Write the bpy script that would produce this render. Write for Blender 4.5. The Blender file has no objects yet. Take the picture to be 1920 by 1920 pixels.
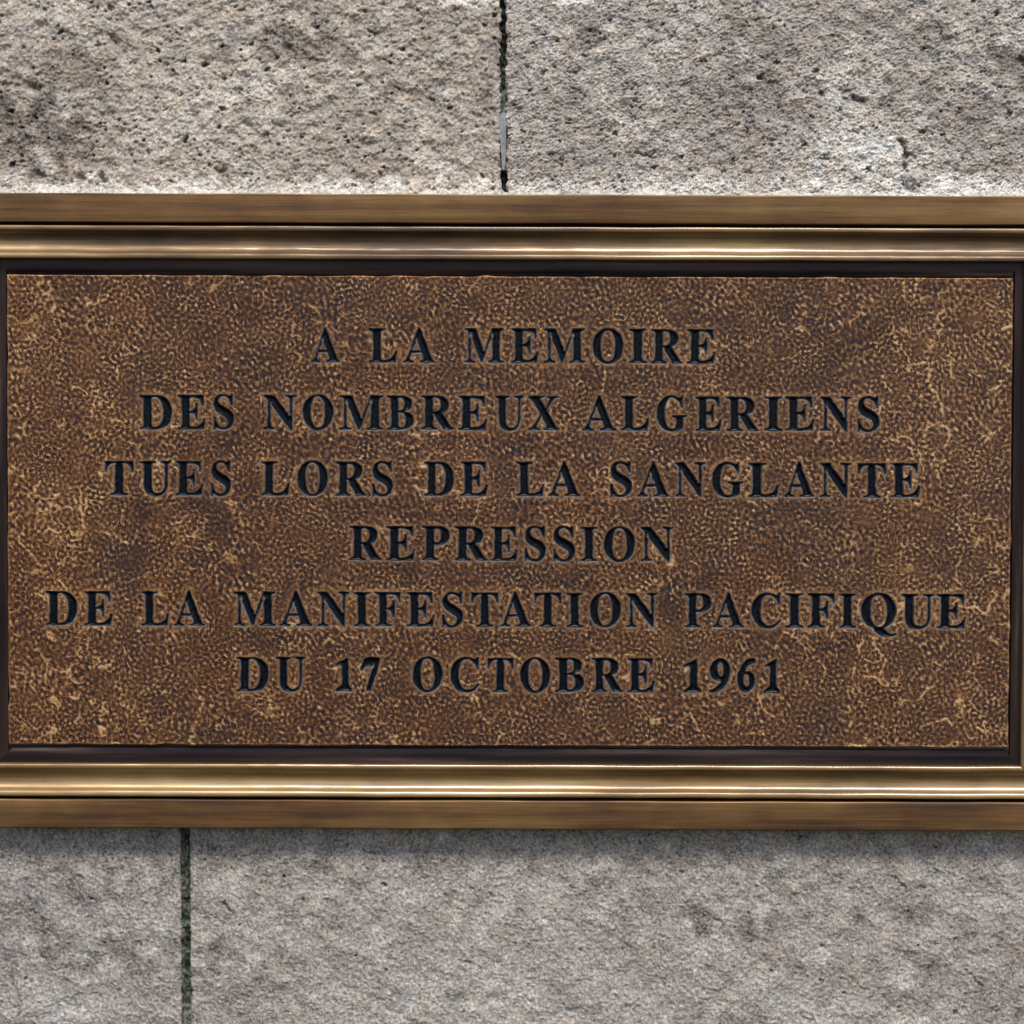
import bpy, math, random, json
import numpy as np
from mathutils import Vector, Matrix
from mathutils.geometry import delaunay_2d_cdt

random.seed(7)
sc = bpy.context.scene
col = sc.collection

# ---------------------------------------------------------------- camera
S = 1.0 / 1920.0            # one unit of the plaque's layout grid = 0.52 mm
DIST = 3.0
TILT = math.radians(2.6)
ROLL = math.radians(0.20)
HP = 30.0                   # height of the inscription panel's face above the wall (grid units)
cd = bpy.data.cameras.new('camera'); cam = bpy.data.objects.new('camera', cd)
col.objects.link(cam); sc.camera = cam
cd.sensor_width = 36.0; cd.lens = 36.0 * DIST; cd.clip_start = 0.05; cd.clip_end = 200.0
tgt = Vector((0, -HP * S, 0))
cam.location = tgt + Vector((0, -DIST * math.cos(TILT), DIST * math.sin(TILT)))
cam.rotation_mode = 'QUATERNION'
cam.rotation_quaternion = ((tgt - cam.location).to_track_quat('-Z', 'Y').to_matrix() @ Matrix.Rotation(ROLL, 3, 'Z')).to_quaternion()
CR = np.array(cam.rotation_quaternion.to_matrix()); CL = np.array(cam.location)

# ---------------------------------------------------------------- light
SUN = Vector((0.12, -1.0, 1.38)).normalized()       # towards the sun: high, behind the camera
w = bpy.data.worlds.new("World"); sc.world = w; w.use_nodes = True
nt = w.node_tree
sky = nt.nodes.new('ShaderNodeTexSky'); sky.sky_type = 'NISHITA'; sky.sun_disc = False
sky.sun_elevation = math.asin(SUN.z); sky.sun_rotation = math.atan2(SUN.x, SUN.y)
sky.air_density = 1.0; sky.dust_density = 1.4
nt.links.new(sky.outputs[0], nt.nodes['Background'].inputs[0])
nt.nodes['Background'].inputs[1].default_value = 0.09
sl = bpy.data.lights.new('sun', 'SUN'); sl.energy = 1.5; sl.angle = math.radians(17); sl.color = (1.0, 0.95, 0.87)
so = bpy.data.objects.new('sun', sl); col.objects.link(so)
so.location = SUN * 5; so.rotation_mode = 'QUATERNION'; so.rotation_quaternion = SUN.to_track_quat('Z', 'Y')
sc.view_settings.view_transform = 'Standard'; sc.view_settings.look = 'None'
sc.view_settings.gamma = 1.0; sc.view_settings.exposure = 1.0

# ---------------------------------------------------------------- measuring
def P(px, py, h=HP):
    """point of the plane h units in front of the wall that the photograph shows at px, py; in grid units (x right, z up)"""
    d = CR @ np.array(((px - 960) / 1920 * 36, (960 - py) / 1920 * 36, -cd.lens))
    t = (-h * S - CL[1]) / d[1]
    q = CL + d * t
    return q[0] / S, q[2] / S
def PA(pts, h=HP):
    return np.array([P(a, b, h) for a, b in pts])

# ---------------------------------------------------------------- noise
NF = 1024; PITCH = 2.0
_fr = np.fft.fftfreq(NF, d=PITCH); _fx, _fy = np.meshgrid(_fr, _fr); _fm = np.hypot(_fx, _fy)
def band(seed, lo, hi):
    """tiling noise with wavelengths lo..hi grid units, unit variance"""
    rs = np.random.RandomState(seed)
    F = np.fft.fft2(rs.standard_normal((NF, NF)))
    fc = math.sqrt(1 / lo / hi); bw = max(0.15, math.log(hi / lo) / 2)
    with np.errstate(divide='ignore'):
        m = np.exp(-0.5 * (np.log(np.maximum(_fm, 1e-9) / fc) / bw) ** 2)
    m /= np.maximum(_fm, 1e-4) ** 0.5
    g = np.fft.ifft2(F * m).real
    return (g / g.std()).astype(np.float32)
def samp(f, x, y):
    u = np.asarray(x) / PITCH; v = np.asarray(y) / PITCH
    i = np.floor(u).astype(np.int64); j = np.floor(v).astype(np.int64); a = u - i; b = v - j
    i0 = i % NF; i1 = (i + 1) % NF; j0 = j % NF; j1 = (j + 1) % NF
    return f[j0, i0] * (1 - a) * (1 - b) + f[j0, i1] * a * (1 - b) + f[j1, i0] * (1 - a) * b + f[j1, i1] * a * b
def sstep(a, b, x):
    t = np.clip((x - a) / (b - a), 0, 1); return t * t * (3 - 2 * t)

# ---------------------------------------------------------------- object helpers
def tag(o, label=None, cat=None, group=None, kind=None):
    if label: o['label'] = label
    if cat: o['category'] = cat
    if group: o['group'] = group
    if kind: o['kind'] = kind
    return o
def empty(name, loc=(0, 0, 0)):
    o = bpy.data.objects.new(name, None); col.objects.link(o); o.location = loc
    o.empty_display_size = 0.05; return o
def link(name, me, parent=None, mat=None):
    o = bpy.data.objects.new(name, me); col.objects.link(o)
    if mat is not None: me.materials.append(mat)
    if parent is not None:
        o.parent = parent
    return o
def mesh(name, co, faces, smooth=True, attrs=None):
    me = bpy.data.meshes.new(name)
    co = np.asarray(co, dtype=np.float32); n = len(co)
    fa = faces if isinstance(faces, np.ndarray) else None
    if fa is not None:
        k = fa.shape[1]; nf = len(fa)
        me.vertices.add(n); me.vertices.foreach_set('co', co.ravel())
        me.loops.add(nf * k); me.loops.foreach_set('vertex_index', fa.astype(np.int32).ravel())
        me.polygons.add(nf); me.polygons.foreach_set('loop_start', np.arange(0, nf * k, k, dtype=np.int32))
        me.update(calc_edges=True)
    else:
        me.from_pydata(co.tolist(), [], faces)
    if smooth: me.polygons.foreach_set('use_smooth', np.ones(len(me.polygons), dtype=bool))
    for k2, v in (attrs or {}).items():
        a = me.attributes.new(k2, 'FLOAT', 'POINT'); a.data.foreach_set('value', np.asarray(v, dtype=np.float32))
    me.update(); return me
def W(x, z, h):
    """grid units -> world metres"""
    return np.stack([np.asarray(x) * S, -np.asarray(h) * S * np.ones_like(x), np.asarray(z) * S], -1)

# ---------------------------------------------------------------- material helpers
class NT:
    def __init__(s, name):
        s.m = bpy.data.materials.new(name); s.m.use_nodes = True; s.t = s.m.node_tree
        s.b = s.t.nodes['Principled BSDF']
    def n(s, ty, **kw):
        q = s.t.nodes.new(ty)
        for k, v in kw.items():
            if k in q.inputs.keys() if isinstance(k, str) else False: q.inputs[k].default_value = v
            else: setattr(q, k, v)
        return q
    def l(s, a, b): s.t.links.new(a, b)
    def coord(s, scale=(1, 1, 1)):
        tc = s.n('ShaderNodeTexCoord'); mp = s.n('ShaderNodeMapping'); mp.inputs['Scale'].default_value = scale
        s.l(tc.outputs['Object'], mp.inputs[0]); return mp.outputs[0]
    def noise(s, vec, scale, detail=4, rough=0.6, dist=0.0):
        q = s.n('ShaderNodeTexNoise'); q.inputs['Scale'].default_value = scale; q.inputs['Detail'].default_value = detail
        q.inputs['Roughness'].default_value = rough; q.inputs['Distortion'].default_value = dist
        s.l(vec, q.inputs['Vector']); return q.outputs['Fac']
    def attr(s, name):
        q = s.n('ShaderNodeAttribute'); q.attribute_name = name; return q.outputs['Fac']
    def ramp(s, fac, stops):
        q = s.n('ShaderNodeValToRGB'); e = q.color_ramp.elements
        while len(e) < len(stops): e.new(0.5)
        for i, (p, c) in enumerate(stops): e[i].position = p; e[i].color = (*c, 1)
        s.l(fac, q.inputs[0]); return q.outputs[0]
    def mrange(s, fac, a, b, c, d):
        q = s.n('ShaderNodeMapRange')
        for i, v in zip((1, 2, 3, 4), (a, b, c, d)): q.inputs[i].default_value = v
        s.l(fac, q.inputs[0]); return q.outputs[0]
    def math(s, op, a, b=0.5):
        q = s.n('ShaderNodeMath'); q.operation = op
        for i, v in enumerate((a, b)):
            if isinstance(v, (int, float)): q.inputs[i].default_value = v
            else: s.l(v, q.inputs[i])
        return q.outputs[0]
    def mix(s, fac, a, b, mode='MIX'):
        q = s.n('ShaderNodeMix'); q.data_type = 'RGBA'; q.blend_type = mode
        for i, v in ((0, fac), (6, a), (7, b)):
            if isinstance(v, (int, float)): q.inputs[i].default_value = v
            elif isinstance(v, tuple): q.inputs[i].default_value = (*v, 1)
            else: s.l(v, q.inputs[i])
        return q.outputs[2]
    def bump(s, h, strength, dist=0.001):
        q = s.n('ShaderNodeBump'); q.inputs['Strength'].default_value = strength; q.inputs['Distance'].default_value = dist
        s.l(h, q.inputs['Height']); s.l(q.outputs[0], s.b.inputs['Normal'])
    def setp(s, **kw):
        for k, v in kw.items(): s.b.inputs[k.replace('_', ' ')].default_value = v

def stone_material():
    t = NT('limestone'); v = t.coord()
    f1 = t.noise(v, 330, 3, 0.7); f2 = t.noise(v, 900, 2, 0.6); f3 = t.noise(v, 5, 4, 0.6)
    tone = t.attr('tone')
    k = t.math('ADD', tone, t.mrange(f1, 0.3, 0.7, -0.20, 0.20))
    k = t.math('ADD', k, t.mrange(f2, 0.3, 0.7, -0.17, 0.17))
    c = t.ramp(k, [(0.0, (0.028, 0.026, 0.03)), (0.22, (0.125, 0.108, 0.097)), (0.45, (0.28, 0.249, 0.220)),
                   (0.68, (0.435, 0.398, 0.354)), (0.88, (0.68, 0.66, 0.61)), (1.0, (0.86, 0.855, 0.82))])
    warm = t.ramp(t.attr('warm'), [(0.0, (0.90, 0.97, 1.08)), (0.5, (1, 0.99, 0.99)), (1.0, (1.10, 0.99, 0.88))])
    c = t.mix(1.0, c, warm, 'MULTIPLY')
    moss = t.attr('moss')
    c = t.mix(moss, c, (0.035, 0.05, 0.035))
    t.l(c, t.b.inputs['Base Color']); t.setp(Roughness=0.93, Specular_IOR_Level=0.2)
    t.bump(t.math('ADD', f1, f2), 0.7, 0.0011)
    return t.m
def joint_material():
    t = NT('joint_filler'); v = t.coord()
    f = t.noise(v, 160, 5, 0.65); g = t.noise(v, 22, 3, 0.5)
    c = t.ramp(f, [(0.32, (0.006, 0.008, 0.007)), (0.5, (0.045, 0.042, 0.034)), (0.62, (0.10, 0.095, 0.08)), (0.75, (0.30, 0.28, 0.24))])
    c2 = t.ramp(f, [(0.32, (0.004, 0.009, 0.007)), (0.52, (0.03, 0.055, 0.04)), (0.7, (0.11, 0.15, 0.11))])
    c = t.mix(t.mrange(g, 0.42, 0.6, 0, 1), c, c2)
    t.l(c, t.b.inputs['Base Color']); t.setp(Roughness=0.95, Specular_IOR_Level=0.15)
    t.bump(f, 0.8, 0.002); return t.m
def rubble_material(name, lo, mid, hi, green):
    t = NT(name); v = t.coord(); f = t.noise(v, 300, 5, 0.7); f2 = t.noise(v, 110, 3, 0.6); g = t.noise(v, 20, 3, 0.5)
    k = t.math('ADD', t.mrange(f, 0.3, 0.7, -0.25, 0.25), f2)
    c = t.ramp(k, [(0.25, lo), (0.5, mid), (0.8, hi)])
    c2 = t.ramp(k, [(0.25, (0.004, 0.010, 0.007)), (0.5, (0.030, 0.052, 0.038)), (0.8, (0.17, 0.22, 0.17))])
    t.l(t.mix(t.mrange(g, 0.45, 0.6, 0, green), c, c2), t.b.inputs['Base Color'])
    t.setp(Roughness=0.95, Specular_IOR_Level=0.15); t.bump(k, 0.7, 0.0015); return t.m
def bead_material():
    t = NT('lime_mortar'); v = t.coord()
    f = t.noise(v, 240, 5, 0.7); g = t.noise(v, 30, 3, 0.6)
    c = t.ramp(t.math('ADD', t.mrange(f, 0.3, 0.7, -0.3, 0.3), g),
               [(0.2, (0.28, 0.25, 0.21)), (0.42, (0.50, 0.47, 0.41)), (0.65, (0.69, 0.67, 0.60))])
    t.l(c, t.b.inputs['Base Color']); t.setp(Roughness=0.9, Specular_IOR_Level=0.2)
    t.bump(f, 0.6, 0.0012); return t.m
def shard_material():
    t = NT('slate_shard'); v = t.coord()
    c = t.ramp(t.noise(v, 180, 4, 0.6), [(0.3, (0.17, 0.165, 0.17)), (0.7, (0.33, 0.32, 0.33))])
    t.l(c, t.b.inputs['Base Color']); t.setp(Roughness=0.8); t.bump(t.noise(v, 300, 3), 0.3, 0.0006); return t.m
def brushed(name, stops, rough=(0.3, 0.48), metal=0.9, coat=0.0, crough=0.2, shift=0.0):
    t = NT(name)
    oi = t.n('ShaderNodeObjectInfo'); tc = t.n('ShaderNodeTexCoord')
    off = t.n('ShaderNodeVectorMath'); off.operation = 'SCALE'; off.inputs[0].default_value = (3.1, 0.0, 1.7); t.l(oi.outputs['Random'], off.inputs['Scale'])
    ad = t.n('ShaderNodeVectorMath'); ad.operation = 'ADD'; t.l(tc.outputs['Object'], ad.inputs[0]); t.l(off.outputs[0], ad.inputs[1])
    def vec(sc_):
        mp = t.n('ShaderNodeMapping'); mp.inputs['Scale'].default_value = sc_; t.l(ad.outputs[0], mp.inputs[0]); return mp.outputs[0]
    broad = t.noise(vec((4.0, 14, 14)), 1.0, 3, 0.5)                # tarnish in long soft patches
    streak = t.noise(vec((3.2, 150, 150)), 1.0, 5, 0.6)             # polishing marks along the rail
    fine = t.noise(vec((16.0, 1100, 1100)), 1.0, 3, 0.6)
    cloud = t.noise(vec((26, 60, 60)), 1.0, 4, 0.65)
    k = t.math('ADD', t.mrange(broad, 0.3, 0.7, 0.12 + shift, 0.72 + shift), t.mrange(streak, 0.3, 0.7, -0.24, 0.24))
    k = t.math('ADD', k, t.mrange(fine, 0.3, 0.7, -0.11, 0.11)); k = t.math('ADD', k, t.mrange(cloud, 0.3, 0.7, -0.08, 0.08))
    t.l(t.ramp(k, stops), t.b.inputs['Base Color'])
    t.l(t.mrange(k, 0.2, 0.7, rough[1], rough[0]), t.b.inputs['Roughness'])
    t.setp(Metallic=metal, Coat_Roughness=crough); t.l(t.mrange(broad, 0.35, 0.62, coat * 0.3, coat * 1.3), t.b.inputs['Coat Weight'])
    t.bump(fine, 0.12, 0.0004); return t.m
def panel_material():
    t = NT('patinated_bronze'); v = t.coord()
    f = t.noise(v, 420, 3, 0.7); g = t.noise(v, 9, 3, 0.5)
    wv = t.math('ADD', t.attr('wear'), t.mrange(f, 0.3, 0.7, -0.13, 0.13))
    warm = t.ramp(wv, [(0.06, (0.008, 0.007, 0.010)), (0.34, (0.048, 0.0185, 0.0105)), (0.54, (0.135, 0.054, 0.020)),
                       (0.78, (0.34, 0.175, 0.070)), (1.0, (0.56, 0.36, 0.17))])
    cool = t.ramp(wv, [(0.06, (0.010, 0.009, 0.013)), (0.34, (0.047, 0.023, 0.016)), (0.54, (0.125, 0.060, 0.028)),
                       (0.78, (0.335, 0.185, 0.084)), (1.0, (0.55, 0.37, 0.19))])
    k = t.math('ADD', t.attr('hue'), t.mrange(g, 0.35, 0.65, -0.12, 0.12))
    t.l(t.mix(k, cool, warm), t.b.inputs['Base Color'])
    t.l(t.mrange(wv, 0.2, 0.9, 0.62, 0.5), t.b.inputs['Roughness'])
    t.l(t.mrange(wv, 0.2, 0.8, 0.2, 0.5), t.b.inputs['Metallic'])
    t.setp(Specular_IOR_Level=0.28); t.bump(f, 0.3, 0.0005); return t.m
def letter_material():
    t = NT('black_patina'); v = t.coord()
    f = t.noise(v, 420, 4, 0.7); g = t.noise(v, 60, 3, 0.6)
    wall_ = t.math('MULTIPLY', t.attr('wall'), t.mrange(f, 0.25, 0.6, 0.35, 1.1))      # cut sides: thinner, greyer patina than the black floor
    wall_ = t.math('MULTIPLY', wall_, t.mrange(g, 0.35, 0.65, 0.45, 1.35))
    tint = t.mix(t.mrange(t.noise(v, 150, 3, 0.6), 0.4, 0.62, 0, 1), (0.175, 0.180, 0.210), (0.215, 0.175, 0.145))
    floor_ = t.ramp(t.noise(v, 620, 2, 0.5), [(0.62, (0.0015, 0.003, 0.006)), (0.80, (0.03, 0.045, 0.055))])
    t.l(t.mix(wall_, floor_, tint), t.b.inputs['Base Color'])
    t.l(t.mrange(g, 0.3, 0.7, 0.20, 0.32), t.b.inputs['Roughness'])
    t.setp(Metallic=0.0, Specular_IOR_Level=0.11); t.bump(f, 0.15, 0.0004); return t.m
def strip_material():
    t = NT('dark_patina_strip'); v = t.coord((3, 90, 90)); v2 = t.coord((60, 60, 60))
    a = t.noise(v, 1.0, 5, 0.6); b = t.noise(v2, 4.0, 4, 0.6)
    t.l(t.ramp(a, [(0.32, (0.012, 0.011, 0.018)), (0.48, (0.030, 0.021, 0.021)), (0.6, (0.060, 0.040, 0.034)), (0.74, (0.14, 0.11, 0.10))]), t.b.inputs['Base Color'])  # dark patina; the paler brown streaks are reflections painted into the colour
    t.l(t.mrange(a, 0.3, 0.7, 0.22, 0.5), t.b.inputs['Roughness'])
    t.setp(Metallic=0.55, Specular_IOR_Level=0.12); t.bump(b, 0.12, 0.0004); return t.m

M = dict(rubble=rubble_material('old_rubble_mortar', (0.008, 0.007, 0.005), (0.055, 0.048, 0.038), (0.27, 0.25, 0.20), 0.55),
         ledge=rubble_material('pale_joint_crumbs', (0.03, 0.03, 0.022), (0.17, 0.17, 0.13), (0.42, 0.42, 0.35), 0.5), stone=stone_material(), joint=joint_material(), bead=bead_material(), shard=shard_material(),
         band=brushed('brushed_bronze_band', [(0.0, (0.048, 0.024, 0.016)), (0.3, (0.125, 0.060, 0.021)), (0.6, (0.215, 0.116, 0.038)), (0.95, (0.33, 0.205, 0.088))], (0.42, 0.55), metal=0.65, coat=0.2, crough=0.28),
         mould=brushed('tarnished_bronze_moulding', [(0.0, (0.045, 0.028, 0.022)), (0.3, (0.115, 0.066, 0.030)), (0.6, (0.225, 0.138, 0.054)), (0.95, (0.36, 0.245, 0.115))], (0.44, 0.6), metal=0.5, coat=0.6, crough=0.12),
         mould_lit=brushed('lit_bronze_moulding', [(0.0, (0.070, 0.040, 0.020)), (0.3, (0.155, 0.088, 0.031)), (0.6, (0.29, 0.175, 0.064)), (0.95, (0.43, 0.29, 0.125))], (0.40, 0.58), metal=0.42, coat=1.0, crough=0.12, shift=0.08),  # lighter copy of the moulding bronze: stronger light on the bottom rail painted in
         panel=panel_material(), letter=letter_material(), strip=strip_material())

# ================================================================ stone wall
wall = empty('stone_wall', (0, 0, 0))
tag(wall, 'weathered pale grey limestone block wall with dark open joints behind the bronze plaque', 'wall')
gA, gB, gC, gD, gE = band(1, 7, 13), band(2, 4.6, 7), band(3, 22, 50), band(4, 90, 260), band(5, 11, 18)
gJ = band(11, 3.9, 5.2)
gF, gG, gH, gI = band(6, 30, 70), band(7, 250, 600), band(8, 5, 9), band(9, 60, 140)

def polyline(Xq, Zq, q):
    best = np.full(Xq.shape, 1e3); lo = q.min(0) - 20; hi = q.max(0) + 20
    m = (Xq > lo[0]) & (Xq < hi[0]) & (Zq > lo[1]) & (Zq < hi[1])
    if not m.any(): return best
    p = np.stack([Xq[m], Zq[m]], 1); bb = np.full(len(p), 1e3)
    for a, b in zip(q[:-1], q[1:]):
        ab = b - a; t = np.clip(((p - a) @ ab) / (ab @ ab + 1e-9), 0, 1)
        bb = np.minimum(bb, np.hypot(*(p - (a + t[:, None] * ab)).T))
    best[m] = bb; return best
# cracks and pits that can be picked out: (half width, depth, path)
GROOVES = [(2.8, 10, [(1688, 262), (1696, 272), (1699, 286), (1697, 300), (1697, 320)]), (4.4, 8, [(1702, 290), (1714, 292)]),
           (4.0, 7, [(1602, 184), (1612, 188), (1620, 190)]), (4.0, 4, [(1578, 170), (1590, 176)]), (2.2, 5, [(1070, 136), (1082, 137)]),
           (2.4, 5, [(1400, 232), (1402, 250)]), (2.6, 6, [(1228, 282), (1222, 294)]), (2.4, 6, [(1160, 332), (1166, 342)]), (2.6, 5, [(1195, 285), (1210, 292), (1218, 291)]),
           (6.5, 8, [(62, 162), (70, 165)]), (4.0, 5, [(5, 158), (38, 162)]), (6.0, 6, [(540, 86), (546, 92)]), (4.0, 5, [(205, 62), (212, 72), (222, 84)]),
           (5.0, 7, [(408, 320), (420, 326)]), (4.0, 6, [(190, 330), (196, 340)]), (4.5, 6, [(72, 324), (80, 330)]), (4.0, 5, [(150, 330), (156, 336)]),
           (5.0, 5, [(1915, 112), (1925, 124)]), (4, 4, [(575, 110), (600, 114)]), (3.5, 4, [(500, 60), (520, 66)]), (3.5, 5, [(712, 324), (716, 330)]), (5, 5, [(1700, 352), (1710, 356)]),
           (1.8, 4, [(416, 690 + 1000), (424, 1700), (432, 1710)]), (1.6, 3.5, [(528, 1645), (530, 1664)]), (2.0, 3, [(20, 1836), (34, 1868), (36, 1900), (34, 1925)]),
           (1.5, 3, [(281, 1800), (284, 1822)]), (1.8, 3.5, [(1678, 1645), (1690, 1660), (1700, 1672)]), (2.2, 3.5, [(1812, 1820), (1826, 1838), (1840, 1850)]),
           (3.0, 4, [(1728, 1663), (1733, 1665)]), (3.0, 4, [(1540, 1775), (1543, 1778)]), (2.6, 3, [(1500, 1905), (1520, 1915)]), (2.6, 3, [(1340, 1725), (1352, 1730)]),
           (3.0, 3, [(150, 1645), (154, 1647)]), (2.4, 3, [(130, 1652), (134, 1655)]), (2.4, 3, [(860, 1800), (880, 1806)]), (2.4, 3, [(1060, 1665), (1075, 1668)])]
def axis(a, b, lo, hi, fine, coarse=24):
    """positions a..b, fine between lo and hi, coarse outside"""
    s_ = [a]
    while s_[-1] < b - 1e-6:
        x = s_[-1]; st = fine if lo - coarse <= x < hi else coarse
        s_.append(min(b, x + st))
    return np.array(s_)

def stone_block(x0, x1, z0, z1, rough, tonefn, fine, seed, warm=0.5, lean=(0, 0)):
    xs = axis(x0, x1, -1010, 1010, fine); zs = axis(z0, z1, *fineZ, fine)
    X, Z = np.meshgrid(xs, zs)
    ox, oz = seed * 137.0, seed * 71.0
    sx, sz = X + ox, Z + oz
    u_, v_ = sx, sz
    if rough < 1: u_, v_ = (0.75 * sx - 0.66 * sz) * 0.68, (0.66 * sx + 0.75 * sz) * 1.08      # dressed with a slanting tool
    a, b, c, e = (samp(g, u_, v_) for g in (gA, gB, gC, gE)); d = samp(gD, sx, sz)
    f = samp(gF, sx, sz); hh = samp(gH, sx, sz)
    # limestone: grains, elongated pores, chips, broad tooling
    grain = 0.62 * a + 0.80 * b + 0.42 * e + 0.45 * samp(gJ, sx, sz)
    pits = rough * np.maximum(0, samp(gE, sx * 0.9 + 300, sz * 1.3) + 0.35 * samp(gI, sx + 40, sz) - (1.6 if rough > 1 else 2.5)) * 1.6 + np.maximum(0, samp(gC, sx + 55, sz * 1.2 + 9) + 0.5 * hh - (1.9 if rough > 1 else 2.7)) * 3.2
    h = rough * (grain * 1.05 - pits * 1.7) + (0.9 + rough * rough) * c * (0.45 if rough > 1 else 0.34) + (1.3 if rough > 1 else 1.9) * d + rough * (0.8 if rough > 1 else 0.95) * f
    for wd, dp, path in GROOVES:
        q = PA(path, 0); gg = polyline(X + 1.5 * samp(gE, sx, sz), Z + 1.5 * samp(gE, sx + 300, sz), q)
        cut = np.exp(-(gg / (wd * 1.15)) ** 2); h -= 1.4 * dp * cut; pits = pits + cut * dp * (0.38 if rough > 1 else 0.22)
    # arrises: wobble and round off
    for dist, k in ((X - x0, 1), (x1 - X, 1), (Z - z0, 1), (z1 - Z, 1)):
        dd = np.maximum(dist + rough * samp(gC, sx * 1.2, sz * 1.2) , 0)
        h -= 5.0 * rough * np.exp(-dd / 2.0)
    Xo = X.copy()
    edgew = min(1.3, max(0.3, (rough - 0.6) * 2.2)) * 1.2 * samp(gC, np.zeros_like(X) + ox, sz * 1.4) + 0.35 * samp(gA, np.zeros_like(X) + ox, sz)
    edgew = edgew + (1.4 * samp(gF, np.zeros_like(X) + ox + 9, sz) if rough > 1 else 0)
    Xo = np.where(X <= x0 + 1e-6, X + edgew, np.where(X >= x1 - 1e-6, X + edgew, X))
    shear = (Z - lean[0]) * lean[1]
    tone, wm, moss = tonefn(X, Z, sx, sz, grain, pits, d, f)
    # returns into the joints
    pad = lambda A, v: np.pad(A, 1, mode='edge') if v is None else np.pad(A, 1, constant_values=v)
    Xp, Zp, Hp = pad(Xo + shear, None), pad(Z, None), pad(h, -60.0)
    Tp, Wp, Mp = pad(tone * 1.0, 0.15), pad(wm, None), pad(moss, 0.5)
    ny, nx = Xp.shape
    idx = np.arange(nx * ny).reshape(ny, nx)
    q = np.stack([idx[:-1, :-1], idx[:-1, 1:], idx[1:, 1:], idx[1:, :-1]], -1).reshape(-1, 4)
    me = mesh('stone_block', W(Xp.ravel(), Zp.ravel(), Hp.ravel()), q, True,
              dict(tone=Tp.ravel(), warm=np.clip(Wp, 0, 1).ravel(), moss=np.clip(Mp, 0, 1).ravel()))
    return link('stone_block', me, wall, M['stone'])

zf_top = P(960, 363, 0)[1]     # where the frame meets the wall above
zf_bot = P(960, 1556, 0)[1]
def tone_top(base, dirt_at, light_at, warmth):
    def fn(X, Z, sx, sz, grain, pits, d, f):
        t = base + 0.060 * grain - 0.12 * np.clip(pits, 0, 2.8) + 0.030 * f + 0.03 * samp(gI, sx, sz) + 0.03 * samp(gG, sx, sz)
        for (px, py, rx, ry, amt) in dirt_at:
            cx, cz = P(px, py, 0)
            r = np.sqrt(((X - cx) / rx) ** 2 + ((Z - cz) / ry) ** 2) + 0.28 * samp(gI, sx, sz) + 0.12 * f
            t = t + amt * (1 - sstep(0.3, 1.25, r))
        # lime smeared up from the frame's bed
        dz = Z - zf_top + 5 * samp(gF, sx, sz * .4) + 4 * samp(gA, sx, sz) + 5 * samp(gI, sx, sz * 0)
        lime = 1 - sstep(10, 44, dz)
        t = t + lime * (0.21 + 0.05 * grain)
        for (px, py, rx, ry, amt) in light_at:
            cx, cz = P(px, py, 0)
            r = np.sqrt(((X - cx) / rx) ** 2 + ((Z - cz) / ry) ** 2) + 0.25 * samp(gI, sx, sz) + 0.15 * f
            t = t + amt * (1 - sstep(0.3, 1.2, r))
        wm = warmth + 0.07 * samp(gI, sx + 90, sz) + 0.05 * f - 0.1 * grain - 0.10 * lime
        return np.clip(t, 0, 1), wm, np.zeros_like(t)
    return fn
def tone_low(base, dirt_at, light_at, warmth):
    def fn(X, Z, sx, sz, grain, pits, d, f):
        t = base + 0.078 * grain - 0.13 * np.clip(pits, 0, 2.5) + 0.028 * f + 0.035 * samp(gI, sx, sz) + 0.02 * samp(gG, sx, sz)
        # the plaque's cast shadow, deepened by darkening the stone's tone below it
        dz = zf_bot - Z + 6 * samp(gI, sx, sz * 0) + 4 * f
        t = t - 0.06 * (1 - sstep(45, 95, dz))
        for (px, py, rx, ry, amt) in dirt_at + light_at:
            cx, cz = P(px, py, 0)
            r = np.sqrt(((X - cx) / rx) ** 2 + ((Z - cz) / ry) ** 2) + 0.3 * samp(gI, sx, sz) + 0.2 * f
            t = t + amt * (1 - sstep(0.3, 1.25, r))
        wm = warmth + 0.05 * samp(gI, sx + 90, sz) + 0.03 * f - 0.04 * grain
        return np.clip(t, 0, 1), wm, np.zeros_like(t)
    return fn

jt = [P(943, 0, 0), P(945, 350, 0)]            # joint of the upper course
jb = [P(347, 1560, 0), P(349, 1920, 0)]        # joint of the lower course
bedz = P(960, -9, 0)[1]
fineZ = (zf_top - 40, bedz + 2)
lt = ((jt[0][0] - jt[1][0]) / (jt[0][1] - jt[1][1])); lb = ((jb[0][0] - jb[1][0]) / (jb[0][1] - jb[1][1]))
jx = jt[1][0]; jzx = jt[1][1]
stone_block(-1480, jx - 5.8, -40, bedz, 1.30,
            tone_top(0.60, [(40, 245, 130, 70, -0.27), (150, 130, 80, 60, -0.12), (555, 90, 130, 45, -0.20), (600, 200, 200, 40, -0.06), (820, 130, 120, 60, -0.04)],
                     [(900, 5, 110, 12, 0.3), (420, 170, 240, 120, 0.06), (120, 20, 120, 50, 0.08)], 0.78), 2.0, 1, lean=(jzx, lt))
stone_block(jx + 5.5, 1480, -40, bedz, 1.15,
            tone_top(0.60, [(1300, 190, 300, 60, -0.06), (1910, 120, 40, 40, -0.25), (1560, 60, 260, 50, -0.05), (1800, 240, 140, 40, -0.05), (1130, 60, 60, 30, -0.1)],
                     [(1080, 2, 70, 10, 0.3), (1640, 285, 190, 60, 0.20), (1250, 330, 200, 25, 0.12), (1850, 345, 120, 22, 0.12), (1000, 20, 60, 60, 0.08)], 0.62), 2.0, 2, lean=(jzx, lt))
fineZ = (P(960, 1925, 0)[1] - 10, zf_bot + 30)
bx = jb[0][0]; bzx = jb[0][1]; bed2 = P(960, 1990, 0)[1]
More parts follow.
